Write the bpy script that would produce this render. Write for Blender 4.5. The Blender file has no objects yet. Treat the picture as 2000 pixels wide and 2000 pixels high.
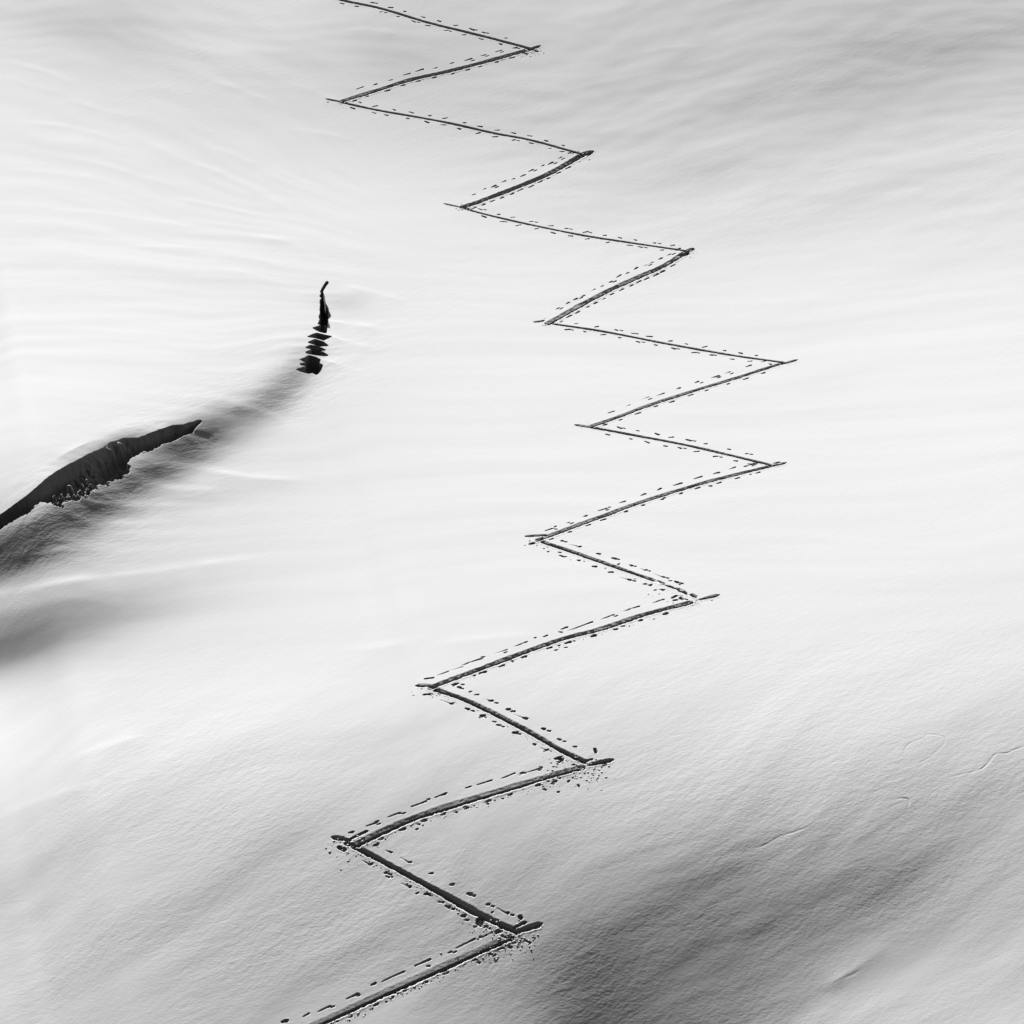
import bpy, math, random
import numpy as np
from mathutils import Vector, Matrix

sc = bpy.context.scene
R = math.radians
rng = np.random.default_rng(11)
random.seed(11)

# ------------------------------------------------------------------ frame of the slope
BETA = R(24.0)            # the hillside rises 24 degrees away from the viewer
ALPHA = R(36.0)           # the view meets the hillside at 36 degrees
DIST = 140.0
HALF = R(8.75)
FPX = 1000.0 / math.tan(HALF)
eu = np.array([1.0, 0, 0]); ev = np.array([0, math.cos(BETA), math.sin(BETA)]); en = np.array([0, -math.sin(BETA), math.cos(BETA)])
BAS = np.stack([eu, ev, en])                       # rows: slope axes in world
fwd = np.array([0, math.cos(ALPHA), -math.sin(ALPHA)]); upv = np.array([0, math.sin(ALPHA), math.cos(ALPHA)])
camp = -DIST * fwd
def world(p): return np.asarray(p) @ BAS

# ------------------------------------------------------------------ camera
cam = bpy.data.cameras.new('camera'); cam_o = bpy.data.objects.new('camera', cam)
sc.collection.objects.link(cam_o); sc.camera = cam_o
cam.sensor_width = 36; cam.lens = 18.0 / math.tan(HALF); cam.clip_start = 1.0; cam.clip_end = 3000
right_w = eu; up_w = world(upv); back_w = world(-fwd); pos_w = world(camp)
cam_o.matrix_world = Matrix(((right_w[0], up_w[0], back_w[0], pos_w[0]), (right_w[1], up_w[1], back_w[1], pos_w[1]),
                             (right_w[2], up_w[2], back_w[2], pos_w[2]), (0, 0, 0, 1)))

# ------------------------------------------------------------------ sun, sky, exposure
SUN_EL = R(24.0); SUN_AZ = R(14.0)                 # against the slope: 24 degrees above it, from the top, a little left
lp = np.array([-math.sin(SUN_AZ) * math.cos(SUN_EL), math.cos(SUN_AZ) * math.cos(SUN_EL), math.sin(SUN_EL)])
lw = world(lp)
sun = bpy.data.lights.new('sun', 'SUN'); sun.energy = 4.6; sun.angle = R(0.5); sun.color = (1, 1, 1)
sun_o = bpy.data.objects.new('sun', sun); sc.collection.objects.link(sun_o)
sun_o.rotation_euler = Vector(lw).to_track_quat('Z', 'Y').to_euler(); sun_o.location = (0, 0, 120)
wd = bpy.data.worlds.new('World'); sc.world = wd; wd.use_nodes = True
nt = wd.node_tree; bg = nt.nodes['Background']; bg.inputs['Strength'].default_value = 0.085
sky = nt.nodes.new('ShaderNodeTexSky'); sky.sky_type = 'NISHITA'; sky.sun_disc = False
sky.sun_elevation = math.asin(lw[2]); sky.sun_rotation = math.atan2(lw[0], lw[1])
sky.altitude = 2800; sky.air_density = .8; sky.dust_density = .2
red = nt.nodes.new('ShaderNodeSeparateColor')      # black-and-white film behind a red filter: the red light of the sky only
nt.links.new(sky.outputs[0], red.inputs[0]); nt.links.new(red.outputs[0], bg.inputs['Color'])
vs = sc.view_settings; vs.view_transform = 'Standard'; vs.look = 'None'; vs.gamma = 1.0; vs.use_curve_mapping = False
vs.exposure = 0.45
sc.cycles.max_bounces = 3; sc.cycles.diffuse_bounces = 0; sc.cycles.glossy_bounces = 1

K_SUN = 1.67; AMB = 0.056                           # picture value = K_SUN * cos(incidence) + AMB, measured

# ------------------------------------------------------------------ little maths
def project(u, v, n):
    dx = u - camp[0]; dy = v - camp[1]; dz = n - camp[2]
    z = np.maximum(dy * fwd[1] + dz * fwd[2], 5.0)
    y = dy * upv[1] + dz * upv[2]
    return 1000 + dx / z * FPX, 1000 - y / z * FPX
def ray(x, y):
    a = (np.asarray(x, float) - 1000) / FPX; b = (1000 - np.asarray(y, float)) / FPX
    return a, fwd[1] + b * upv[1], fwd[2] + b * upv[2]
def sstep(a, b, x):
    t = np.clip((x - a) / (b - a), 0, 1); return t * t * (3 - 2 * t)
PERM = rng.permutation(1024); PERM = np.concatenate([PERM, PERM])
GA = rng.uniform(0, 2 * np.pi, 1024); GX = np.cos(GA); GY = np.sin(GA)
def perlin(x, y, seed=0):
    xi = np.floor(x).astype(np.int64); yi = np.floor(y).astype(np.int64)
    xf = x - xi; yf = y - yi
    def g(ix, iy, fx, fy):
        h = PERM[(PERM[(ix + seed * 37) & 1023] + iy + seed * 91) & 1023]
        return GX[h] * fx + GY[h] * fy
    s = xf * xf * xf * (xf * (xf * 6 - 15) + 10); t = yf * yf * yf * (yf * (yf * 6 - 15) + 10)
    a = g(xi, yi, xf, yf); b = g(xi + 1, yi, xf - 1, yf); c = g(xi, yi + 1, xf, yf - 1); d = g(xi + 1, yi + 1, xf - 1, yf - 1)
    return (a + s * (b - a)) * (1 - t) + (c + s * (d - c)) * t
def cubic_sample(G, fx, fy):
    ny, nx = G.shape
    fx = np.clip(fx, 1, nx - 2.001); fy = np.clip(fy, 1, ny - 2.001)
    ix = fx.astype(np.int64); iy = fy.astype(np.int64); tx = fx - ix; ty = fy - iy
    def w(t): return (-.5*t+t*t-.5*t**3, 1-2.5*t*t+1.5*t**3, .5*t+2*t*t-1.5*t**3, -.5*t*t+.5*t**3)
    def wb(t): return ((1-t)**3/6, (3*t**3-6*t*t+4)/6, (-3*t**3+3*t*t+3*t+1)/6, t**3/6)
    wx = wb(tx); wy = wb(ty); out = 0
    for j in range(4):
        row = 0
        jy = np.clip(iy + j - 1, 0, ny - 1)
        for i in range(4): row = row + wx[i] * G[jy, np.clip(ix + i - 1, 0, nx - 1)]
        out = out + wy[j] * row
    return out

# ------------------------------------------------------------------ large relief of the slope
# how squarely each place of the slope faces the sun (as the grey it has under this sun, every 200 x 133 of the picture)
FACING = np.array([
 [216,200,222,220,205,206,206,204,198,192,194],
 [228,218,212,208,196,198,200,196,188,182,196],
 [230,230,224,224,216,212,206,206,208,216,226],
 [235,234,232,234,232,228,222,222,222,222,224],
 [238,238,236,232,232,234,232,232,234,236,236],
 [240,240,238,232,234,236,236,236,238,240,240],
 [246,244,230,226,236,238,238,238,238,240,240],
 [235,220,222,232,236,237,237,237,238,240,240],
 [190,218,228,234,236,237,237,237,238,238,238],
 [205,210,226,234,236,236,236,236,237,236,232],
 [226,240,242,240,234,232,232,234,234,230,226],
 [246,238,232,226,222,220,218,220,216,206,205],
 [226,220,214,208,205,202,200,180,178,180,190],
 [214,208,200,196,194,185,160,140,150,165,185],
 [208,200,195,192,186,165,125,135,165,180,200],
 [212,205,198,192,188,165,120,150,185,205,215]], float)
FACING = np.where(FACING > 225, FACING + 4, FACING)
FACING[12:16, 1:6] -= 6; FACING[13:16, 6:8] -= 6; FACING[14, 9:] += 4; FACING[15, 8:] += 6; FACING[10:12, 0] += 5
FACING = np.pad(FACING, 2, mode='edge')
# (x, y, half length, half width, image angle degrees (up-right +), grey change)
FOLDS = [
 (-20, 1274, 200, 42, 14, -78), (40, 1228, 240, 40, 11, -34), (20, 1095, 130, 34, 12, -52), (60, 1190, 300, 16, 9, -16), (300, 1190, 200, 24, 8, -9),
 (200, 975, 190, 34, 28, -85), (330, 905, 120, 24, 20, -80), (430, 818, 120, 30, 22, -82), (548, 758, 80, 28, 48, -72),
 (590, 715, 34, 22, 60, -30), (110, 1030, 130, 34, 25, -75), (20, 1060, 90, 34, 30, -75), (385, 850, 70, 24, 18, -58), (500, 800, 60, 6, -22, 22), (670, 590, 50, 20, -5, -18),
 (236, 862, 44, 15, 24, -120), (165, 890, 50, 13, 36, -55), (320, 866, 75, 17, 20, -45), (150, 985, 70, 16, 34, -70), (250, 824, 60, 9, 10, 12), (300, 985, 170, 14, 8, -20), (220, 60, 150, 45, -8, -10), (1130, 1910, 130, 84, 52, -44), (1340, 1740, 180, 46, 33, -40), (1530, 1795, 190, 42, 27, -32), (1725, 1712, 110, 36, 30, -25),
 (1640, 1975, 330, 40, 20, 16), (1640, 1872, 110, 13, 36, 12), (1420, 1640, 160, 24, 24, 8), (1880, 1560, 200, 40, 24, -12),
 (400, 1760, 170, 26, 32, -12), (330, 1860, 220, 22, 30, 8), (560, 1640, 120, 24, 32, -10), (150, 1700, 150, 20, 30, 7), (900, 1900, 150, 40, 40, -8),
 (330, 1560, 200, 16, 22, 6), (150, 1640, 190, 18, 26, -7), (700, 1440, 220, 18, 12, -6), (420, 85, 110, 14, -8, 9), (760, 100, 90, 40, -20, -8),
 (1250, 100, 160, 20, 18, -7), (1500, 190, 200, 22, 16, -8), (1420, 60, 200, 18, 12, 6), (1700, 330, 260, 24, 10, 6), (1350, 330, 160, 26, 12, -7), (1750, 130, 200, 26, 16, -6),
]
def srgb2lin(c):
    c = np.clip(c, 0, 255) / 255.0
    return np.where(c <= .04045, c / 12.92, ((c + .055) / 1.055) ** 2.4)
def facing_target(X, Y):
    g = cubic_sample(FACING, X / 200.0 + 2, Y / (2000.0 / 15) + 2)
    for x, y, a, b, an, d in FOLDS:
        c, s = math.cos(R(an)), -math.sin(R(an))
        p = (X - x) * c + (Y - y) * s; q = -(X - x) * s + (Y - y) * c
        g = g + d * np.exp(-(p / a) ** 2 - (q / b) ** 2)
    edge = sstep(0, 500, np.maximum.reduce([-X - 60, X - 2060, -Y - 60, Y - 2060]))
    g = g * (1 - edge) + 222 * edge
    return (srgb2lin(g) - AMB) / K_SUN
DW = 0.28
wa = np.array([-math.sin(SUN_AZ), math.cos(SUN_AZ)]); ca = np.array([math.cos(SUN_AZ), math.sin(SUN_AZ)])
C0, W0 = -70.0, -70.0
cs_ = np.arange(C0, 70.0, DW); ws_ = np.arange(W0, 95.0, DW)
CC, WW = np.meshgrid(cs_, ws_)
UU = CC * ca[0] + WW * wa[0]; VV = CC * ca[1] + WW * wa[1]
LOW = np.zeros_like(CC); SLO = np.zeros_like(CC)
se, ce = math.sin(SUN_EL), math.cos(SUN_EL)
for it in range(11):
    X, Y = project(UU, VV, LOW)
    m = np.maximum(facing_target(X, Y), 0.012)
    gc = np.clip(np.gradient(LOW, DW, axis=1), -.3, .3)
    for k in range(4):
        SLO = (se - m * np.sqrt(1 + SLO ** 2 + gc ** 2)) / ce; SLO = np.clip(SLO, -.25, .43)
    h = np.cumsum(SLO, axis=0) * DW
    inside = (np.abs(X - 1000) < 1150) & (np.abs(Y - 1000) < 1150)
    wgt = inside + 1e-3
    h = h - (h * wgt).sum(0, keepdims=True) / wgt.sum(0, keepdims=True)
    ker = np.exp(-np.linspace(-2, 2, 7) ** 2); ker /= ker.sum()
    hp = np.pad(h, ((0, 0), (3, 3)), mode='edge')
    h = sum(ker[i] * hp[:, i:i + h.shape[1]] for i in range(7))
    LOW = h if it == 0 else 0.5 * LOW + 0.5 * h
FADE = lambda u, v: 1 - sstep(0, 60, np.maximum(np.abs(u) - 55, np.maximum(v - 65, -v - 50)))
def h_low(u, v):
    c = u * ca[0] + v * ca[1]; w = u * wa[0] + v * wa[1]
    return cubic_sample(LOW, (c - C0) / DW, (w - W0) / DW) * FADE(u, v)

# wind-worked ripples: (plan direction deg, wavelength across, stretch, slope amplitude, region)
def region_weights(u, v):
    X, Y = project(u, v, np.zeros_like(u))
    bot = sstep(1150, 1650, Y); top = 1 - sstep(150, 750, Y); mid = np.clip(1 - bot - top, 0, 1)
    lft = 1 - sstep(650, 1150, X)
    return X, Y, bot, mid, top, lft
RIP = [('b', 40, 7.0, 3, .075), ('b', 43, 2.8, 4, .075), ('b', 50, 1.2, 4, .055), ('b', 34, .62, 3, .05),
       ('m', 4, 3.4, 7, .030), ('m', 6, 1.4, 8, .034), ('m', 2, .62, 9, .024),
       ('rl', 0, 2.6, 5, .055), ('rl', 0, 1.3, 6, .10), ('rl', 0, .6, 7, .085), ('tl', -14, 1.1, 3, .06), ('tr', 20, 5.0, 2, .06), ('tr', 26, 2.0, 2, .06), ('tr', 14, .9, 2, .07),
       ('c', 0, 1.1, 10, .07), ('c', 5, .5, 9, .10), ('c', 46, .5, 2, .08), ('g', 20, .42, 1.3, .13), ('h', 38, .8, 4, .07), ('h', 34, .42, 4, .09)]
# the ripples of the left slope run together towards one point right of the upper crevasse
_a, _b, _c = ray(1150, 560); _t = -camp[2] / _c; UFOC, VFOC = camp[0] + _a * _t, camp[1] + _b * _t
def h_ripple(u, v):
    X, Y, bot, mid, top, lft = region_weights(u, v)
    crev = np.exp(-((X - 330) / 420) ** 2 - ((Y - 900 + (X - 330) * .62) / 95) ** 2) + .7 * np.exp(-((X - 120) / 220) ** 2 - ((Y - 1080) / 90) ** 2) + .45 * np.exp(-((X - 80) / 240) ** 2 - ((Y - 1250) / 60) ** 2)
    W = {'b': bot, 'm': mid, 'h': np.exp(-((X - 1420 - (1760 - Y) * .9) / 420) ** 2 - ((Y - 1760) / 190) ** 2), 'tl': lft * (1 - sstep(60, 240, Y)), 'rl': .85 * (1 - sstep(540, 800, X)) * (1 - sstep(640, 820, Y)), 'tr': top * (1 - lft), 'c': crev, 'g': np.exp(-((X - 330) / 400) ** 2 - ((Y - 905 + (X - 330) * .62) / 60) ** 2) * np.clip(.5 + 1.6 * perlin(u / 1.7, v / 1.7, 50), 0, 1)}
    out = np.zeros_like(u)
    wx = perlin(u / 9, v / 9, 3) * 1.6; wy = perlin(u / 9, v / 9, 4) * 1.6
    for i, (rg, ang, lam, st, amp) in enumerate(RIP):
        a = R(ang); p = (u + wx) * math.cos(a) + (v + wy) * math.sin(a); q = -(u + wx) * math.sin(a) + (v + wy) * math.cos(a)
        if rg == 'rl':
            uu, vv = u + 1.1 * wx, v + 1.1 * wy; p = np.hypot(uu - UFOC, vv - VFOC); q = 18 * np.arctan2(vv - VFOC, np.maximum(UFOC - uu, .5))
        out += W[rg] * amp * lam / 4.0 * perlin(p / (lam * st), q / lam, 10 + i)
    return out * FADE(u, v)
# sharp little wind ridges: picture points, height, uphill flank, downhill flank
RIDGES = [([(-420,1240),(-200,1196),(0,1163),(60,1152),(150,1135),(300,1117),(450,1096),(620,1078)], .05, .16, 1.1),
 ([(440,790),(490,797),(540,815),(565,826)], .05, .18, .5), ([(265,906),(330,909),(420,922),(500,934),(640,940)], .05, .16, .7), ([(230,938),(330,955),(440,958)], .03, .14, .5),
 ([(140,960),(200,985),(330,990),(430,985)], .04, .15, .5), ([(130,1020),(230,1025),(350,1020)], .03, .15, .5), ([(0,1075),(80,1058),(170,1050)], .035, .16, .5), ([(0,1090),(110,1078),(200,1062)], .03, .16, .5),
 ([(98,902),(130,885),(165,868),(192,857)],.04,.14,.2),
 ([(-20,108),(60,132),(110,148),(160,175)], 0.022, .17, .6), ([(370,138),(440,165),(500,188),(560,215)], 0.020, .17, .6), ([(120,190),(190,212),(260,232)], 0.018, .17, .6), ([(0,238),(100,244),(190,262),(290,300)], 0.020, .17, .6),
 ([(235,250),(330,298),(430,338),(520,380),(600,430)], 0.024, .17, .6), ([(280,300),(380,320),(470,360),(560,410)], 0.018, .17, .6), ([(450,458),(560,472),(610,500),(640,528)], 0.022, .17, .6), ([(540,252),(640,262),(700,280)], 0.014, .17, .6),
 ([(200,490),(320,482),(420,490),(520,510),(610,545)], 0.014, .17, .6), ([(0,150),(80,172),(170,196)], 0.016, .17, .6), ([(90,300),(200,322),(300,352),(380,372)], 0.016, .17, .6), ([(300,380),(400,398),(470,412),(560,440)], 0.014, .17, .6),
 ([(0,330),(120,338),(230,356)], 0.012, .17, .6), ([(560,160),(640,190),(700,215)], 0.014, .17, .6), ([(350,270),(450,300),(540,345),(620,400)], 0.016, .17, .6), ([(480,340),(560,375),(620,420),(650,470)], 0.014, .17, .6),
 ([(60,410),(180,415),(320,435),(430,455)], 0.012, .17, .6), ([(400,520),(500,538),(590,570)], 0.012, .17, .6),
 ([(620,626),(680,632),(760,645)], .03, .14, .5), ([(625,650),(690,672),(740,680)], .03, .14, .4), ([(615,700),(660,712),(700,730)], .03, .14, .4),
 ([(660,555),(740,575),(800,590)], .03, .2, .6), ([(820,1262),(960,1246),(1080,1236)], .02, .2, .8), ([(640,1275),(760,1262),(860,1240)], .02, .2, .8),
 ([(1600,1940),(1650,1905),(1700,1872),(1745,1838)], .035, .35, .30),
 ([(660,62),(720,58),(790,70)], .018, .2, .6), ([(1240,110),(1300,95),(1380,90)], .018, .2, .6), ([(1100,180),(1180,160),(1250,150)], .014, .2, .6), ([(1780,60),(1850,40)], .015, .2, .5), ([(100,1500),(200,1462),(300,1430)], .03, .2, .9), ([(0,1600),(90,1560),(200,1530)], .03, .2, .7)]
RG = []
def add_ridges(u, v):
    out = np.zeros_like(u)
    for C, A, wu, wd, n in RG:
        e = 4 * max(wu, wd); k = np.nonzero((u > C[:, 0].min() - e) & (u < C[:, 0].max() + e) & (v > C[:, 1].min() - e) & (v < C[:, 1].max() + e))[0]
        if not len(k): continue
        d, sd, arc, tot = poly_dist(C, u[k], v[k]); t = sstep(0, .3 * tot, arc) * sstep(0, .3 * tot, tot - arc) * np.clip(.8 + .9 * perlin(arc / 1.3 + n * 9.3, arc * 0 + .4, 41), .15, 1.4)
        d = np.sqrt(d * d + .0016) - .04
        out[k] += A * t * np.exp(-d / np.where(sd > 0, wu, wd))
    return out
def poly_dist(C, x, y):
    """nearest distance, signed side (+ = uphill), arc position"""
    best = np.full(x.shape, 1e9); side = np.zeros_like(best); arc = np.zeros_like(best); run = 0.0
    for (ax, ay), (bx, by) in zip(C[:-1], C[1:]):
        ex, ey = bx - ax, by - ay; L2 = ex * ex + ey * ey + 1e-12; Ls = math.sqrt(L2)
        t = np.clip(((x - ax) * ex + (y - ay) * ey) / L2, 0, 1); dx, dy = x - ax - t * ex, y - ay - t * ey
        d = dx * dx + dy * dy; k = d < best
        cr = (ex * dy - ey * dx) * (1 if ex > 0 else -1)
        best = np.where(k, d, best); side = np.where(k, np.sign(cr), side); arc = np.where(k, run + t * Ls, arc); run += Ls
    return np.sqrt(best), side, arc, run
def h_base(u, v): return h_low(u, v) + h_ripple(u, v) + add_ridges(u, v)
def at(x, y, it=14):
    """the place on the slope that a picture point shows -> u, v"""
    a, b, c = ray(x, y); n = np.zeros_like(a)
    for _ in range(it):
        t = (n - camp[2]) / c
        u = camp[0] + a * t; v = camp[1] + b * t
        n = .5 * n + .5 * h_base(u, v)
    return u, v

# ------------------------------------------------------------------ the zigzag ski track, leg by leg
# points along the groove (picture, 2000 wide), groove thickness, pole spacing, pole row above / below, kick-turn imprint
LEGS = [
 dict(p=[(600,-22),(667,0),(745,17),(835,44),(936,69),(1024,92),(1034,95)], T=6.5, sp=33, up=-8, lo=6.5, stub=None,
      l='uppermost thin ski track leg, coming in at the top edge and falling right'),
 dict(p=[(1037,96),(936,124),(869,141),(802,156),(735,177),(667,198)], T=9, sp=31, up=-13, lo=7, stub=[(1030,98),(1054,90)],
      l='second ski track leg from the top, falling left below a long dashed scratch'),
 dict(p=[(667,200),(735,215),(815,229),(889,243),(963,260),(1037,274),(1125,298),(1138,301)], T=6, sp=33, up=-7, lo=6.5, stub=[(676,201),(638,193.5)],
      l='third ski track leg from the top, a thin straight groove falling right'),
 dict(p=[(1137,303),(1071,340),(1004,368),(936,394),(903,405)], T=12, sp=18.5, up=-20, lo=9, stub=[(1130,304),(1157,296)],
      l='fourth ski track leg from the top, short and broad with close pole dots above'),
 dict(p=[(909,408),(953,420),(1036,439),(1140,460),(1243,476),(1338,490)], T=5, sp=34, up=-6.5, lo=6, stub=[(916,408),(869,398)],
      l='fifth ski track leg from the top, very thin curved groove falling right'),
 dict(p=[(1340,493),(1293,521),(1243,543),(1190,567),(1131,598),(1070,632)], T=12.5, sp=17, up=-17, lo=10.5, stub=[(1328,497),(1353,485.5)],
      l='sixth ski track leg from the top, broad dark bar between tight pole dots'),
 dict(p=[(1082,633),(1181,648),(1305,672),(1430,694),(1529,708)], T=5.5, sp=36, up=-7, lo=7, stub=[(1060,627),(1043,629)],
      l='seventh ski track leg from the top, thin groove ending at the outermost right turn'),
 dict(p=[(1529,709),(1442,737),(1347,766),(1264,793),(1206,815),(1156,832)], T=8, sp=34, up=-14, lo=7.5, stub=[(1520,713),(1556,703)],
      l='eighth ski track leg from the top, falling left from the outermost right turn'),
 dict(p=[(1156,835),(1243,851),(1347,871),(1463,898),(1504,908)], T=6.5, sp=35, up=-10, lo=9, stub=[(1166,836),(1124,830)],
      l='eighth ski track leg from the bottom, thin and falling right between separate dots'),
 dict(p=[(1503,911),(1397,937),(1331,956),(1267,976),(1231,988),(1186,1005),(1141,1021),(1104,1035),(1050,1055)], T=8.5, sp=36, up=-13, lo=8, stub=[(1494,913),(1534,904)],
      l='seventh ski track leg from the bottom, long gentle curve falling left'),
 dict(p=[(1061,1059),(1104,1073),(1150,1089),(1204,1108),(1249,1124),(1304,1143),(1358,1165)], T=8, sp=32, up=-14, lo=14, stub=[(1066,1045),(1027,1047.5)],
      l='sixth ski track leg from the bottom, crumbled groove breaking up at its right end'),
 dict(p=[(1348,1177),(1260,1200),(1172,1229),(1106,1246),(1022,1275),(934,1308),(864,1334),(842,1343)], T=11, sp=45, up=-19, lo=10, stub=[(1368,1171),(1403,1162)],
      l='fifth ski track leg from the bottom, the longest one, falling left'),
 dict(p=[(855,1348),(908,1367),(974,1398),(1040,1433),(1093,1464),(1143,1488)], T=13, sp=32, up=-20, lo=17, stub=[(850,1340),(814,1339)],
      l='fourth ski track leg from the bottom, falling right between rows of round holes'),
 dict(p=[(1137,1499),(1080,1514),(997,1539),(914,1564),(831,1590),(757,1620),(699,1648)], T=16, sp=44, up=-24, lo=13, stub=[(1150,1494),(1196,1484)],
      l='third ski track leg from the bottom, broad bowed groove with long scratch above'),
 dict(p=[(693,1653),(769,1694),(852,1739),(935,1785),(1010,1820)], T=17, sp=37, up=-26, lo=20, stub=[(684,1641),(650,1635)],
      l='second ski track leg from the bottom, steep dark groove falling right'),
 dict(p=[(996,1831),(914,1868),(831,1905),(748,1942),(666,1980),(620,2001),(545,2036)], T=19, sp=47, up=-26, lo=14, stub=[(1013,1818),(1056,1805)],
      l='lowest and broadest ski track leg, running out of the bottom edge'),
]
def catmull(P, n=10):
    P = np.asarray(P, float); Q = np.vstack([2 * P[0] - P[1], P, 2 * P[-1] - P[-2]]); out = []
    for i in range(1, len(Q) - 2):
        for k in range(n):
            t = k / n
            out.append(.5 * (2 * Q[i] + (Q[i+1] - Q[i-1]) * t + (2*Q[i-1] - 5*Q[i] + 4*Q[i+1] - Q[i+2]) * t*t + (3*Q[i] - Q[i-1] - 3*Q[i+1] + Q[i+2]) * t**3))
    out.append(P[-1]); return np.array(out)
for n_, (pts, A_, wu_, wd_) in enumerate(RIDGES):
    pts = np.array(pts, float); RIDGES[n_] = (catmull(pts, 5), A_, wu_, wd_)
RG0 = []
for n_, (pts, A_, wu_, wd_) in enumerate(RIDGES):
    u_, v_ = at(pts[:, 0], pts[:, 1]); RG0.append((np.stack([u_, v_], 1), A_, wu_, wd_, n_))
RG.extend(RG0)
def to_plan(P):
    P = np.asarray(P, float); u, v = at(P[:, 0], P[:, 1]); return np.stack([u, v], 1)

FEATS = []          # every carved thing: dict(kind, owner, name, ...)
THINGS = []         # top-level things
def thing(name, label, cat, group=None):
    THINGS.append(dict(name=name, label=label, cat=cat, group=group, crumbs=[])); return len(THINGS) - 1
def stroke(owner, name, p0, p1, r0, r1, d0, d1):
    FEATS.append(dict(k='stroke', o=owner, n=name, p0=np.asarray(p0), p1=np.asarray(p1), r0=r0, r1=r1, d0=d0, d1=d1))
def y_on(P, x):
    o = np.argsort(P[:, 0]); return np.interp(x, P[o, 0], P[o, 1])
def bench_drop(p):     # the uphill bench tilts just enough for the sun to graze it
    m = float(facing_target(np.array([p[0]]), np.array([p[1]]))[0]); return float(np.clip(.55 * (m - (.06 if p[1] < 900 else .13)) / .68, .03, .29))
def width_at(x, y, T, ux):
    q = to_plan([(x, y - T / 2), (x, y + T / 2), (x - 8, y - 8 * ux), (x + 8, y + 8 * ux)])
    d = q[3] - q[2]; d /= np.linalg.norm(d); nrm = np.array([-d[1], d[0]])
    return abs((q[0] - q[1]) @ nrm)

for li, L in enumerate(LEGS):
    P = catmull(L['p']); down_right = (li % 2 == 0)
    t = thing('ski_track', L['l'], 'ski track', 'legs of the zigzag ski track'); L['thing'] = t
    C = to_plan(P)
    mid = P[len(P) // 2]; ux = (P[-1, 1] - P[0, 1]) / (P[-1, 0] - P[0, 0])
    w = width_at(mid[0], mid[1], L['T'] * ((.68 if down_right else .76) if li < 9 else .80), ux); L['w'] = w
    FEATS.append(dict(k='leg', o=t, n='groove', C=C, hw=w / 2, w=w, bench=0 if down_right else bench_drop(mid), D=.5 * w, seed=li, broken=(li == 10)))
    if L['stub']:
        S = to_plan(L['stub']); sw = w * .40 if not down_right else w * .42
        if li in (0, 2, 4, 6, 8): sw = w * .5
        FEATS.append(dict(k='leg', o=t, n='turn_imprint', C=S, hw=sw, w=sw * 1.3, D=.5 * w, seed=40 + li, broken=False))
    # pole marks
    xs = P[:, 0]; x0, x1 = xs.min() + 14, xs.max() - 8
    sp = L['sp']
    for side, off in ((1, L['up']), (-1, L['lo'])):
        x = x0 + rng.uniform(.2, .9) * sp
        while x < x1 - sp * .2:
            xx = x + rng.normal(0, .07) * sp; yy = y_on(P, xx) + off * rng.uniform(.88, 1.12)
            if not (-15 < yy < 2015): x += sp; continue
            big = rng.uniform(.68, 1.2); dk = rng.uniform(.3, 1.0)
            if down_right:
                ln = rng.uniform(3, 9) if li < 9 else rng.uniform(2, 7)
                sl = rng.uniform(-.25, .45)
                q = to_plan([(xx - ln / 2, yy - sl * ln / 2), (xx + ln / 2, yy + sl * ln / 2)])
                r = (.050 if li < 9 else .066) * big
                stroke(t, 'pole_mark', q[0], q[1], r * rng.uniform(.5, .9), r, .10 * dk, .17 * dk)
                if rng.random() < (.25 if li < 9 else .38):
                    dx = rng.uniform(6, 11); q = to_plan([(xx + dx - 2, yy + dx * ux * .9 - 1), (xx + dx + 2.5, yy + dx * ux * .9)])
                    stroke(t, 'pole_mark', q[0], q[1], r * .5, r * .65, .08, .11)
                if li >= 10 and rng.random() < .3:        # faint drag leading into the hole
                    ln = rng.uniform(8, 22); q = to_plan([(xx - ln, yy - ln * ux * rng.uniform(.6, 1.0)), (xx - 4, yy - 1)])
                    stroke(t, 'pole_drag', q[0], q[1], .025, .035, .012, .03)
            else:
                if side == 1:
                    long_ = li >= 11; dk = dk * (.55 if li < 13 else .8)
                    ln = rng.choice([rng.uniform(6, 12), rng.uniform(16, 34)]) if long_ else rng.uniform(5, sp * .5)
                    q = to_plan([(xx - ln * .6, yy - ux * ln * .6), (xx + ln * .4, yy + ux * ln * .4 + rng.uniform(-1, 1))])
                    r = (.047 if long_ else .058) * big
                    stroke(t, 'pole_mark', q[0], q[1], r * .45, r, .045 * dk, .14 * dk)
                    if long_ and rng.random() < .7:
                        e = rng.uniform(12, 24); q2 = to_plan([(xx - ln * .6 - e, yy - ux * (ln * .6 + e) + 1), (xx - ln * .6 - 1, yy - ux * ln * .6 + .5)])
                        stroke(t, 'pole_drag', q2[0], q2[1], .022, .032, .012, .04)
                    if rng.random() < .45:
                        dx = rng.uniform(3, 9); q = to_plan([(xx + dx, yy + ux * dx + 4), (xx + dx + 5, yy + ux * (dx + 5) + 4)])
                        stroke(t, 'pole_mark', q[0], q[1], r * .5, r * .7, .05, .08)
                else:
                    ln = rng.uniform(4, 10)
                    q = to_plan([(xx - ln * .6, yy - ux * ln * .6), (xx + ln * .4, yy + ux * ln * .4)])
                    r = (.055 if li < 11 else .07) * big
                    stroke(t, 'pole_mark', q[0], q[1], r * .6, r, .07 * dk, .13 * dk)
            x += sp * rng.uniform(.9, 1.1)
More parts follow.
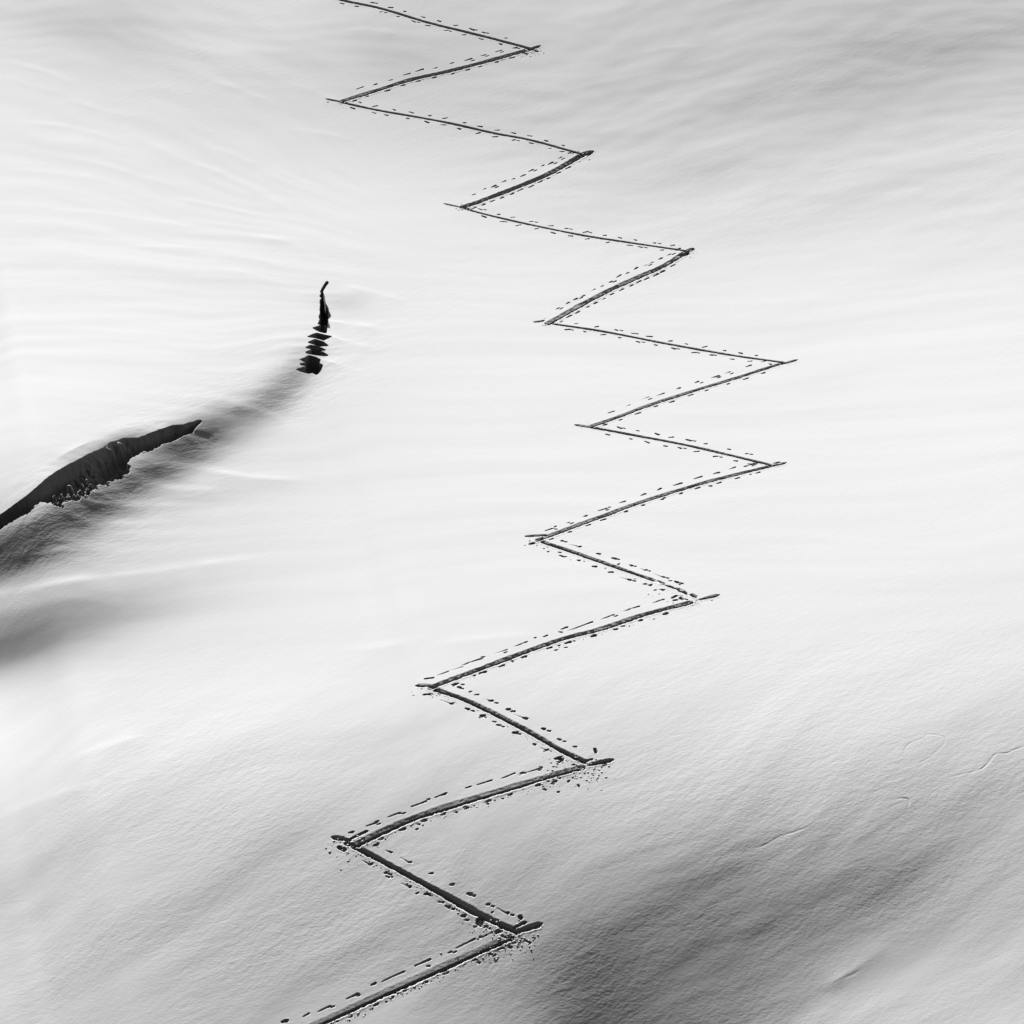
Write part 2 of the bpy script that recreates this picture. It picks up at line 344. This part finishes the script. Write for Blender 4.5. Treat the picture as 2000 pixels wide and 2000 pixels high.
# small pricks and scuffs scattered along the lower legs
for li in range(9, 16):
    L = LEGS[li]; P = catmull(L['p'])
    for _ in range(9 if li < 11 else (10 if li % 2 == 0 else 15)):
        x = rng.uniform(P[:, 0].min() + 6, P[:, 0].max() - 6); off = rng.choice([L['up'] * rng.uniform(.55, 1.15), L['lo'] * rng.uniform(.7, 1.9), L['lo'] * rng.uniform(.7, 1.3)])
        y = float(y_on(P, x)) + off
        if y > 1996: continue
        ln = rng.uniform(1, 6); q = to_plan([(x - ln / 2, y + rng.uniform(-2, 2)), (x + ln / 2, y)])
        stroke(L['thing'], 'pole_mark', q[0], q[1], .036, .04, .03, .065)
# single prints at the turns (picture points: head, tail)
EXTRA = [(12, (1162,1463), (1164,1469), .07, .12), (14, (1016,1790), (1017,1793), .09, .15),
 (14, (1004,1812), (1026,1802), .06, .12), (13, (662,1655), (672,1660), .10, .15), (13, (686,1638), (716,1624), .06, .12),
 (13, (676,1648), (688,1650), .11, .15), (13, (682,1627), (690,1625), .05, .09), (12, (1145,1486), (1156,1483), .05, .1),
 (13, (1086,1482), (1094,1480), .08, .14), (13, (1090,1489), (1098,1485), .07, .12), (14, (934,1797), (942,1799), .10, .15),
 (14, (933,1803), (941,1806), .09, .14), (15, (970,1822), (979,1818), .07, .12), (15, (1018,1834), (1036,1842), .035, .08),
 (15, (995,1850), (998,1851), .06, .1), (11, (838,1356), (842,1356), .07, .12), (12, (828,1357), (841,1356), .06, .12),
 (11, (830,1326), (846,1324), .05, .09), (10, (1036,1063), (1042,1061), .08, .13), (11, (1313,1168), (1321,1164), .06, .1),
 (11, (1316,1173), (1322,1172), .06, .1), (11, (1328,1170), (1333,1171), .05, .09), (12, (896,1342), (898,1343), .07, .12),
 (12, (886,1340), (895,1335), .045, .08), (13, (1179,1495), (1182,1494), .06, .1), (13, (1090,1547), (1091,1547), .055, .1),
 (13, (1110,1527), (1111,1526), .055, .1), (13, (1129,1533), (1131,1536), .045, .07), (15, (552,1996), (560,1994), .07, .11),
 (9, (1512,905), (1522,903), .05, .09), (7, (1060,626), (1062,626), .05, .1), (3, (1140,298), (1150,303), .06, .12), (1, (1040,97), (1050,101), .06, .1),
 (3, (1146,304), (1154,301), .06, .1), (5, (1349,491), (1355,488), .06, .1), (5, (1336,500), (1345,497), .06, .1), (1, (1022,104), (1030,106), .06, .1)]
for li, a, b, r, d in EXTRA:
    q = to_plan([a, b]); stroke(LEGS[li]['thing'], 'pole_mark', q[0], q[1], r * .8, r, d * .8, d)

# ------------------------------------------------------------------ crevasses
def zoomed(pts, x0, y0, s): return [(x0 + x / s, y0 + y / s) for x, y in pts]
c1 = thing('crevasse', 'upper crevasse, a row of dark slits bridged by snow rungs', 'crevasse', 'crevasses in the snow')
OPEN = [
 [(662,158),(684,182),(622,270),(600,318),(602,372),(622,440),(630,530),(690,630),(715,745),(672,785),(705,932),(662,915),(640,865),(615,900),(510,862),(540,790),(528,740),(550,650),(555,540),(552,470),(578,440),(545,412),(552,386),(566,366),(552,340),(556,318),(574,288),(598,240)],
 [(455,930),(560,898),(632,915),(628,1000),(560,982)],
 [(365,1070),(500,1022),(700,1070),(600,1122),(480,1088)],
 [(380,1165),(470,1122),(590,1158),(645,1212),(550,1217)],
 [(332,1252),(400,1217),(520,1243),(610,1285),(480,1276)],
 [(345,1332),(430,1287),(560,1322),(650,1374),(530,1373)],
 [(230,1448),(380,1388),(470,1408),(535,1450),(520,1500),(570,1540),(530,1640),(490,1682),(430,1652),(350,1668),(170,1612),(270,1588),(340,1556),(240,1525),(330,1495)]]
for i, pg in enumerate(OPEN):
    rung = 1 <= i <= 5
    FEATS.append(dict(k='poly', o=c1, n='opening', C=to_plan(zoomed(pg, 560, 530, 8.4)), D=1.15, wall=.07, edge=.05, rough=.05, seed=60 + i, grow=.08 if rung else (.05 if i else .015)))
c2 = thing('crevasse', 'lower crevasse, a long dark scarp under a snow lip at the left', 'crevasse', 'crevasses in the snow')
SCARP = [(-160,1165),(0,1045),(120,960),(250,868),(380,758),(500,662),(620,588),(740,530),(870,470),(1000,392),(1120,358),(1250,350),(1400,292),(1560,237),(1650,234),(1800,194),
         (1715,290),(1600,345),(1400,425),(1250,492),(1160,535),(1135,640),(1080,700),(900,762),(850,812),(700,882),(550,945),(400,912),(330,935),(260,1000),(130,1065),(0,1190),(-160,1330)]
FEATS.append(dict(k='poly', o=c2, n='shadowed_hollow', C=to_plan(zoomed(SCARP, 0, 780, 4.6)), D=1.3, wall=.22, edge=.055, rough=.13, seed=80, grow=.06))

# ------------------------------------------------------------------ hairline breaks in the wind crust, lower right
CRACKS = [
 ('thin zigzag crack in the crust running to the right edge of the slope', [(1850,1520),(1880,1512),(1914,1503),(1928,1492),(1944,1473),(1966,1471),(1984,1463),(2030,1447)], .03, .014),
 ('faint ring-shaped crust edge left of the zigzag crack', [(1770,1496),(1774,1484),(1766,1466),(1780,1450),(1806,1440),(1812,1434),(1840,1438),(1846,1448),(1832,1464),(1808,1484),(1776,1494)], .03, .010),
 ('small hooked crust edge below the ring-shaped one', [(1738,1567),(1752,1560),(1772,1560),(1775,1570),(1768,1584)], .03, .016),
 ('double ridged crust break in the middle of the dark hollow', [(1470,1660),(1500,1647),(1524,1633),(1548,1626),(1575,1616),(1602,1600),(1630,1598)], .03, .010),
 ('long shallow furrow low in the bright snow near the bottom edge', [(1610,1932),(1640,1914),(1668,1902),(1690,1887)], .05, .007),
]
for lab, pts, r, d in CRACKS:
    t = thing('snow_crack', lab, 'snow crack', 'breaks in the wind crust')
    FEATS.append(dict(k='crack', o=t, n='crack_edge', C=to_plan(catmull(pts, 5)), hw=r, D=d, seed=len(FEATS)))

# ------------------------------------------------------------------ lattice: even cells in the middle, growing outwards, finer where something is carved
CELL, RF = 0.16, 6
def axis(a, b, out):
    m = np.arange(a, b + CELL / 2, CELL); g = CELL * 1.22 ** np.arange(1, 60); g = np.cumsum(g); g = g[g < out]
    return np.concatenate([(a - g)[::-1], m, m[-1] + g])
Ua = axis(-33, 33, 500); Va = axis(-38, 56, 500)
NU, NV = len(Ua) - 1, len(Va) - 1
Uf = np.interp(np.arange(NU * RF + 1) / RF, np.arange(NU + 1), Ua); Vf = np.interp(np.arange(NV * RF + 1) / RF, np.arange(NV + 1), Va)
fine = np.zeros((NV, NU), bool)
def flag(pts, rad):
    for du in (-rad, 0, rad):
        for dv in (-rad, 0, rad):
            i = np.searchsorted(Ua, pts[:, 0] + du) - 1; j = np.searchsorted(Va, pts[:, 1] + dv) - 1
            ok = (i > 0) & (i < NU - 1) & (j > 0) & (j < NV - 1)
            fine[j[ok], i[ok]] = True
def densify(C, step=.06):
    out = []
    for a, b in zip(C[:-1], C[1:]):
        n = max(1, int(np.linalg.norm(b - a) / step)); out.append(a + (b - a) * np.linspace(0, 1, n, endpoint=False)[:, None])
    out.append(C[-1:]); return np.vstack(out)
def poly_sd(C, x, y):
    """signed distance to polygon, positive inside"""
    d2 = np.full(x.shape, 1e9); ins = np.zeros(x.shape, bool)
    for (ax, ay), (bx, by) in zip(C, np.roll(C, -1, 0)):
        ex, ey = bx - ax, by - ay; t = np.clip(((x - ax) * ex + (y - ay) * ey) / (ex * ex + ey * ey + 1e-12), 0, 1)
        d2 = np.minimum(d2, (x - ax - t * ex) ** 2 + (y - ay - t * ey) ** 2)
        ins ^= ((ay > y) != (by > y)) & (x < (bx - ax) * (y - ay) / (by - ay + 1e-12) + ax)
    d = np.sqrt(d2); return np.where(ins, d, -d)
for F in FEATS:
    if F['k'] in ('leg', 'crack'):
        D = densify(F['C']); e = F['hw'] * 2.3 + .08
        for s in ((0, .5, 1) if F['k'] == 'leg' else (1,)): flag(D, e * s + .01)
    elif F['k'] == 'stroke':
        flag(densify(np.stack([F['p0'], F['p1']])), max(F['r0'], F['r1']) + .07)
    else:
        lo = F['C'].min(0) - .7; hi = F['C'].max(0) + .7
        gx, gy = np.meshgrid(np.arange(lo[0], hi[0], CELL / 2), np.arange(lo[1], hi[1], CELL / 2))
        k = poly_sd(F['C'], gx, gy) > -.65
        flag(np.stack([gx[k], gy[k]], 1), .01)

SN = NU * RF + 1
fj, fi = np.nonzero(fine); cj, ci = np.nonzero(~fine)
b, a = np.meshgrid(np.arange(RF), np.arange(RF), indexing='ij')
gi = (fi[:, None] * RF + a.ravel()[None]).ravel(); gj = (fj[:, None] * RF + b.ravel()[None]).ravel()
qf = np.stack([gj * SN + gi, gj * SN + gi + 1, (gj + 1) * SN + gi + 1, (gj + 1) * SN + gi], 1)
I, J = ci * RF, cj * RF
qc = np.stack([J * SN + I, J * SN + I + RF, (J + RF) * SN + I + RF, (J + RF) * SN + I], 1)
keys, inv = np.unique(np.concatenate([qf, qc]).ravel(), return_inverse=True)
QUADS = inv.reshape(-1, 4); NF = len(qf)
KI, KJ = keys % SN, keys // SN
U, V = Uf[KI], Vf[KJ]
Hb = h_base(U, V)
rise = np.maximum(-75 - V, 0); Hb = Hb + 1.45 * np.sqrt(rise ** 2 + 900) - 1.45 * 30     # unseen valley side behind the camera, added to block low sky light

# ------------------------------------------------------------------ carving
isf = np.zeros(len(keys), bool); isf[QUADS[:NF].ravel()] = True
FID = np.nonzero(isf)[0]; FU, FV = U[FID], V[FID]
order = np.argsort(FV); FID, FU, FV = FID[order], FU[order], FV[order]
cut = np.zeros(len(FID)); add = np.zeros(len(FID)); own = np.zeros(len(FID), np.int32)
def near(lo, hi):
    i0, i1 = np.searchsorted(FV, lo[1]), np.searchsorted(FV, hi[1])
    k = np.nonzero((FU[i0:i1] > lo[0]) & (FU[i0:i1] < hi[0]))[0] + i0
    return k
# cross-sections (downhill edge .. uphill edge), depth in groove widths: down-right legs are cut deep, down-left legs have a sloping uphill bench
PXD = np.array([-9, -1.0, -.92, -.10, .06, .14, .84, 1.0, 9]); PYD = np.array([0, 0, .80, .85, .80, .30, .10, 0, 0])
PXB = np.array([-9, -1.0, -.92, -.34, -.20, -.12, .90, 1.0, 9]); PYB = np.array([0, 0, .70, .72, .66, .185, .03, 0, 0])
for fid, F in enumerate(FEATS, 1):
    if F['k'] == 'leg':
        e = F['hw'] * 2.4 + .1; k = near(F['C'].min(0) - e, F['C'].max(0) + e); x, y = FU[k], FV[k]
        d, s, arc, tot = poly_dist(F['C'], x, y)
        sd = F['seed'] * 7.7
        tip = (.72 + .28 * sstep(0, .6 * tot, arc)) * (.6 + .4 * sstep(0, .10 * tot, tot - arc)) if F['n'] == 'turn_imprint' else 1.0
        hw = F['hw'] * tip * (1 + .24 * perlin(arc / 1.1 + sd, arc * 0 + .5, 5) + .22 * perlin(x / .22, y / .22, 6) + .20 * perlin(x / .09, y / .09, 44))
        q = d * s / hw
        dep = (np.interp(q, PXB, PYB * np.where(PYB < .3, F['bench'] / .185, 1)) if F.get('bench') else np.interp(q, PXD, PYD)) * F['w']
        dep *= 1 + .16 * perlin(arc / .7 + sd, q * .7, 7) + .26 * perlin(x / .14, y / .14, 8)
        if F['broken']:
            frac = arc / tot
            dep *= 1 - sstep(.62, .78, frac) * (.45 + .5 * np.sign(perlin(arc / .35, q, 9)) )
            dep = np.maximum(dep, 0)
        take = dep > cut[k]; cut[k] = np.maximum(cut[k], dep); own[k[take & (dep > .012)]] = fid
        berm = np.exp(-((q + 1.3) / .30) ** 2) * .10 + np.exp(-((q - 1.3) / .25) ** 2) * .03
        berm *= F['D'] * (.55 + 1.1 * np.clip(perlin(x / .20, y / .20, 12) + .25, 0, 1))
        add[k] = np.maximum(add[k], berm)
    elif F['k'] == 'crack':
        e = .4; k = near(F['C'].min(0) - e, F['C'].max(0) + e); x, y = FU[k], FV[k]
        d, s, arc, tot = poly_dist(F['C'], x, y)
        hw = F['hw'] * (1 + .5 * perlin(arc / .4, arc * 0, 15))
        tap = sstep(0, .6, arc) * sstep(0, .6, tot - arc) * np.clip(.7 + 1.0 * perlin(arc / .45 + F['seed'], arc * 0 + .3, 33), .35, 1.1)
        dep = F['D'] * tap * np.exp(-(d / hw) ** 2)
        add[k] += .4 * F['D'] * tap * np.exp(-((d * s + 2.0 * hw) / (1.4 * hw)) ** 2)
        take = dep > cut[k]; cut[k] = np.maximum(cut[k], dep); own[k[take & (dep > .006)]] = fid
    elif F['k'] == 'stroke':
        p0, p1 = F['p0'], F['p1']; rm = max(F['r0'], F['r1']); e = rm * 2.2
        k = near(np.minimum(p0, p1) - e, np.maximum(p0, p1) + e); x, y = FU[k], FV[k]
        ex, ey = p1 - p0; L2 = ex * ex + ey * ey + 1e-9
        t = np.clip(((x - p0[0]) * ex + (y - p0[1]) * ey) / L2, 0, 1); d = np.hypot(x - p0[0] - t * ex, y - p0[1] - t * ey)
        rr = np.maximum(F['r0'] + (F['r1'] - F['r0']) * t, .03) * (1 + .3 * perlin(x / .09, y / .09, 16))
        dep = (F['d0'] + (F['d1'] - F['d0']) * t) * np.clip((1 - d / rr) * 2.6, 0, 1)
        take = dep > cut[k]; cut[k] = np.maximum(cut[k], dep); own[k[take & (dep > .004)]] = fid
        add[k] = np.maximum(add[k], .07 * F['d1'] * np.exp(-((d - rr * 1.35) / (rr * .35)) ** 2) * np.clip(.5 + 1.6 * perlin(x / .11, y / .11, 17), 0, 1.3))
    else:
        k = near(F['C'].min(0) - 1.2, F['C'].max(0) + 1.2); x, y = FU[k], FV[k]
        sdv = poly_sd(F['C'], x, y) + F['grow'] + F['edge'] * (perlin(x / .6, y / .6, F['seed']) + .35 * perlin(x / .2, y / .2, F['seed'] + 1))
        xx, yy = project(x, y, Hb[FID[k]]); soft = np.zeros_like(x); blocks = np.zeros_like(x)
        if F['n'] == 'shadowed_hollow':
            soft = np.exp(-((xx - 232) / 62) ** 2) * (1 - sstep(0, 40, yy - (1035 - .72 * xx))) * .75
            blocks = sstep(70, 90, xx) * (1 - sstep(170, 205, xx)) * sstep(18, 42, yy - (1007 - .86 * xx))
        if F['n'] == 'shadowed_hollow':
            lip = np.interp(xx, [0, 54, 109, 161, 217, 272, 339, 385], [1007, 969, 924, 895, 865, 856, 831, 822])
            foot = np.interp(xx, [0, 28, 57, 87, 120, 152, 185, 235, 246, 272, 304, 348, 367], [1039, 1011, 997, 978, 985, 972, 955, 932, 919, 887, 872, 850, 843])
            low = sstep(.6, .9, (yy - lip) / np.maximum(foot - lip, 8)) * (1 - sstep(290, 335, xx))
            sdv = sdv + low * (.26 * perlin(x / .5, y / .4, 51) + .16 * perlin(x / .17, y / .17, 52))
            blocks = np.maximum(blocks, .8 * low * (1 - sstep(.25, .6, sdv)) * sstep(30, 70, xx))
        dep = F['D'] * sstep(0, 1, np.clip(sdv / (F['wall'] + soft), 0, 1) ** .8)
        lump = np.clip(perlin(x / .34, y / .30, F['seed'] + 2) + .6 * perlin(x / .15, y / .15, F['seed'] + 3), -.6, 1)
        dep = np.maximum(dep - F['rough'] * (1 + 1.6 * lump) * sstep(0, .3, sdv) * 1.6, 0) * (dep > 0)
        dep *= 1 - blocks * (.42 + .55 * np.clip(perlin(x / .22, y / .22, 31) + .5 * perlin(x / .1, y / .1, 32), -.3, .6))
        take = dep > cut[k]; cut[k] = np.maximum(cut[k], dep); own[k[take & (dep > .03)]] = fid
H = Hb.copy(); H[FID] = Hb[FID] - cut + add * (cut <= 0)
VOWN = np.zeros(len(keys), np.int32); VOWN[FID] = own
# seam between fine and even cells: fine points on the seam lie on the even cell's edge
pad = np.pad(fine, 1, constant_values=False)
def hk(i, j): return H[np.searchsorted(keys, j * SN + i)]
mI, mJ = KI % RF, KJ % RF
s = np.nonzero((mI == 0) & (mJ != 0))[0]; i0, j0 = KI[s] // RF, KJ[s] // RF
bad = ~(pad[j0 + 1, i0] & pad[j0 + 1, i0 + 1]); s, i0, j0 = s[bad], i0[bad], j0[bad]
t = mJ[s] / RF; hv = hk(i0 * RF, j0 * RF) * (1 - t) + hk(i0 * RF, j0 * RF + RF) * t
s2 = np.nonzero((mJ == 0) & (mI != 0))[0]; i2, j2 = KI[s2] // RF, KJ[s2] // RF
bad = ~(pad[j2, i2 + 1] & pad[j2 + 1, i2 + 1]); s2, i2, j2 = s2[bad], i2[bad], j2[bad]
t = mI[s2] / RF; hv2 = hk(i2 * RF, j2 * RF) * (1 - t) + hk(i2 * RF + RF, j2 * RF) * t
H[s] = hv; H[s2] = hv2

PW = np.stack([U, V, H], 1) @ BAS
A_, B_, C_, D_ = (PW[QUADS[:, i]] for i in range(4))
fn = np.cross(C_ - A_, D_ - B_)
vo = VOWN[QUADS]; vs_ = np.sort(vo, axis=1); FOWN = np.where(vs_[:, 1] > 0, vs_[:, 1], np.where(vs_[:, 2] > 0, vs_[:, 2], 0))
isp = np.array([False] + [F['k'] == 'poly' for F in FEATS]); top_id = vs_[:, 3]; FOWN = np.where(isp[top_id], top_id, FOWN)
_o = np.argsort(FOWN, kind='stable'); _s = FOWN[_o]
for fid, F in enumerate(FEATS, 1):                  # a mark is one piece: stray specks of it go back to the slope
    if F['k'] == 'poly': continue
    ix = _o[np.searchsorted(_s, fid):np.searchsorted(_s, fid + 1)]
    if len(ix) < 2: continue
    uq, iv = np.unique(QUADS[ix].ravel(), return_inverse=True); iv = iv.reshape(-1, 4); lab = np.arange(len(uq))
    while True:
        mn = lab[iv].min(1); old = lab.copy(); np.minimum.at(lab, iv.ravel(), np.repeat(mn, 4))
        if (old == lab).all(): break
    fl = lab[iv[:, 0]]; c, n = np.unique(fl, return_counts=True)
    if F['k'] == 'stroke': FOWN[ix[fl != c[n.argmax()]]] = 0
PIT = np.array([False] + [F['k'] == 'poly' for F in FEATS])[FOWN]
def normals(sel):
    q = QUADS[sel]
    N = np.stack([np.bincount(q.ravel(), np.repeat(fn[sel, c], 4), len(keys)) for c in range(3)], 1)
    return N / (np.linalg.norm(N, axis=1)[:, None] + 1e-12)
VN, VNP = normals(~PIT), normals(PIT)      # a crevasse has a sharp lip: its walls do not share the slope's normals
X_, Y_, bot_, mid_, top_, lft_ = region_weights(U, V)
crevz = np.exp(-((X_ - 300) / 420) ** 2 - ((Y_ - 930 + (X_ - 300) * .62) / 110) ** 2)
CRUST = np.clip(.30 * mid_ + 1.0 * bot_ + .45 * top_ + 1.5 * crevz, 0, 1.7)

# ------------------------------------------------------------------ snow
def snow_material():
    m = bpy.data.materials.new('wind_packed_snow'); m.use_nodes = True; n = m.node_tree.nodes; l = m.node_tree.links
    b = n['Principled BSDF']; b.inputs['Roughness'].default_value = .95; b.inputs['Specular IOR Level'].default_value = .08
    geo = n.new('ShaderNodeNewGeometry'); at_ = n.new('ShaderNodeAttribute'); at_.attribute_name = 'crust'
    def mp(rz, sc_):
        v = n.new('ShaderNodeMapping'); v.vector_type = 'TEXTURE'; v.inputs['Rotation'].default_value = (BETA, 0, R(rz)); v.inputs['Scale'].default_value = sc_
        l.new(geo.outputs['Position'], v.inputs['Vector']); return v
    def noise(v, scale, det, rough=.55):
        t = n.new('ShaderNodeTexNoise'); t.inputs['Scale'].default_value = scale; t.inputs['Detail'].default_value = det; t.inputs['Roughness'].default_value = rough
        l.new(v.outputs[0], t.inputs['Vector']); return t
    streak = noise(mp(42, (3.2, 1, 1)), 4.5, 3); grain = noise(mp(0, (1.6, 1, 1)), 11, 3, .6); tone = noise(mp(20, (3, 1, 1)), .5, 4)
    r = n.new('ShaderNodeMapRange'); r.inputs['To Min'].default_value = .79; r.inputs['To Max'].default_value = .83
    l.new(tone.outputs['Fac'], r.inputs['Value']); cb = n.new('ShaderNodeCombineColor')
    for i in range(3): l.new(r.outputs[0], cb.inputs[i])
    l.new(cb.outputs[0], b.inputs['Base Color'])
    mul = n.new('ShaderNodeMath'); mul.operation = 'MULTIPLY'; mul.inputs[1].default_value = .42; pt = n.new('ShaderNodeMapRange'); pt.inputs['From Min'].default_value = .35; pt.inputs['From Max'].default_value = .65; pt.inputs['To Min'].default_value = .25; pt.inputs['To Max'].default_value = 1.35
    pat = noise(mp(25, (2.2, 1, 1)), .16, 3); l.new(pat.outputs['Fac'], pt.inputs['Value']); m2 = n.new('ShaderNodeMath'); m2.operation = 'MULTIPLY'
    l.new(at_.outputs['Fac'], m2.inputs[0]); l.new(pt.outputs[0], m2.inputs[1]); l.new(m2.outputs[0], mul.inputs[0])
    b1 = n.new('ShaderNodeBump'); b1.inputs['Distance'].default_value = .035; l.new(mul.outputs[0], b1.inputs['Strength']); l.new(streak.outputs['Fac'], b1.inputs['Height'])
    b2 = n.new('ShaderNodeBump'); b2.inputs['Distance'].default_value = .019; l.new(mul.outputs[0], b2.inputs['Strength']); l.new(grain.outputs['Fac'], b2.inputs['Height'])
    l.new(b1.outputs[0], b2.inputs['Normal']); l.new(b2.outputs[0], b.inputs['Normal'])
    return m
SNOW = snow_material()
def mesh_of(name, faces, origin, VN=VN):
    ids, iv = np.unique(faces.ravel(), return_inverse=True); q = iv.reshape(-1, 4)
    me = bpy.data.meshes.new(name)
    me.vertices.add(len(ids)); me.vertices.foreach_set('co', (PW[ids] - origin).astype(np.float32).ravel())
    me.loops.add(q.size); me.loops.foreach_set('vertex_index', q.ravel().astype(np.int32))
    me.polygons.add(len(q)); me.polygons.foreach_set('loop_start', np.arange(0, q.size, 4, dtype=np.int32))
    me.update(calc_edges=True); me.validate()
    me.polygons.foreach_set('use_smooth', np.ones(len(q), bool))
    a = me.attributes.new('crust', 'FLOAT', 'POINT'); a.data.foreach_set('value', CRUST[ids].astype(np.float32))
    me.normals_split_custom_set_from_vertices(VN[ids].astype(np.float32))
    me.materials.append(SNOW); return me
def link(name, me, parent=None):
    o = bpy.data.objects.new(name, me); sc.collection.objects.link(o)
    if parent: o.parent = parent
    return o
Z0 = np.zeros(3)
slope = link('snow_slope', mesh_of('snow_slope', QUADS[FOWN == 0], Z0)); slope['kind'] = 'structure'
slope['label'] = 'smooth wind-worked snow slope in raking backlight'

ROOT = []
for ti, t in enumerate(THINGS):
    first = next(F for F in FEATS if F['o'] == ti); c = first['C'][len(first['C']) // 2] if first['k'] != 'poly' else first['C'].mean(0)
    o = bpy.data.objects.new(t['name'], None); sc.collection.objects.link(o)
    org = world(np.array([c[0], c[1], float(h_base(c[0:1], c[1:2])[0])])); o.location = org; o.empty_display_size = .5
    o['label'] = t['label']; o['category'] = t['cat']
    if t['group']: o['group'] = t['group']
    ROOT.append((o, org))
fo = np.argsort(FOWN, kind='stable'); fs = FOWN[fo]
for fid, F in enumerate(FEATS, 1):
    i0, i1 = np.searchsorted(fs, fid), np.searchsorted(fs, fid + 1)
    if i1 - i0 < 2: continue
    o, org = ROOT[F['o']]
    link(F['n'], mesh_of(F['n'], QUADS[fo[i0:i1]], org, VNP if F['k'] == 'poly' else VN), o)

# ------------------------------------------------------------------ crumbs of snow thrown up beside the track (too many to count)
ph = (1 + 5 ** .5) / 2
ICO = np.array([(-1,ph,0),(1,ph,0),(-1,-ph,0),(1,-ph,0),(0,-1,ph),(0,1,ph),(0,-1,-ph),(0,1,-ph),(ph,0,-1),(ph,0,1),(-ph,0,-1),(-ph,0,1)]) / math.hypot(1, ph)
ICF = np.array([(0,11,5),(0,5,1),(0,1,7),(0,7,10),(0,10,11),(1,5,9),(5,11,4),(11,10,2),(10,7,6),(7,1,8),(3,9,4),(3,4,2),(3,2,6),(3,6,8),(3,8,9),(4,9,5),(2,4,11),(6,2,10),(8,6,7),(9,8,1)])
# (leg, x, y, spread x, spread y, count, size m)
HEAPS = [(13,1150,1503,24,9,60,.060), (13,1125,1512,26,9,50,.045), (13,1100,1520,40,14,26,.035), (15,1012,1836,22,8,46,.065), (15,985,1850,34,9,50,.05), (15,940,1868,40,9,40,.042),
 (14,690,1650,20,10,70,.055), (14,672,1668,26,10,40,.04), (14,960,1812,26,12,60,.05), (13,1085,1490,20,10,30,.045),
 (12,850,1350,18,6,40,.05), (11,1355,1172,14,5,36,.05), (10,1330,1168,22,8,30,.04), (10,1052,1060,12,5,26,.05), (9,1506,910,12,4,18,.05),
 (7,1156,833,12,4,16,.05), (6,1072,632,12,4,16,.05), (5,1345,494,10,4,18,.05), (4,905,406,12,4,18,.05), (3,1142,304,10,5,26,.055), (1,1038,99,12,5,22,.055), (2,668,199,12,4,18,.055), (1,1035,106,16,4,16,.05)]
for li, n, s in ((13, 150, .032), (15, 190, .036), (14, 120, .034), (12, 80, .030), (11, 60, .028), (10, 60, .03)):
    L = LEGS[li]; P = catmull(L['p'])
    for _ in range(n):
        x = rng.uniform(P[:, 0].min(), P[:, 0].max()); HEAPS.append((li, x, float(y_on(P, x)) + L['T'] * .5 + abs(rng.normal(0, 4.5)) + 2, .5, .5, 1, s))
per = {}
for li, x, y, sx, sy, n, s in HEAPS:
    n = n if n == 1 else int(n * 1.1)
    per.setdefault(li, []).append(np.stack([rng.normal(x, sx, n), rng.normal(y, sy, n), s * .72 * rng.lognormal(-.4, .62, n)], 1))
for li, lst in per.items():
    A = np.vstack(lst); uv = to_plan(A[:, :2]); vv, ff = [], []
    hh = h_base(uv[:, 0], uv[:, 1]); o, org = ROOT[LEGS[li]['thing']]
    # crumbs that would hang over a carved hollow drop out
    kx = np.searchsorted(Uf, uv[:, 0]); ky = np.searchsorted(Vf, uv[:, 1]); kk = np.clip(np.searchsorted(keys, ky * SN + kx), 0, len(keys) - 1)
    for i in range(len(A)):
        if VOWN[kk[i]] > 0 and rng.random() < .8: continue
        r = A[i, 2]; r = min(max(r, .012), .05); q = np.linalg.qr(rng.normal(size=(3, 3)))[0]
        p = (ICO * rng.uniform(.72, 1.2, (12, 1)) * rng.uniform(.75, 1.25, 3)) @ q * r
        p = p * [1, 1, .5] + [uv[i, 0], uv[i, 1], hh[i] + .05 * r]
        ff.append(ICF + 12 * len(vv)); vv.append(p)
    if not vv: continue
    me = bpy.data.meshes.new('snow_crumbs'); me.from_pydata((np.vstack(vv) @ BAS - org).tolist(), [], np.vstack(ff).tolist())
    me.polygons.foreach_set('use_smooth', np.ones(len(me.polygons), bool)); me.materials.append(SNOW)
    c = link('snow_crumbs', me, o); c['kind'] = 'stuff'
print('faces', len(QUADS), 'fine', NF, 'features', len(FEATS), 'H', LOW.min(), LOW.max())
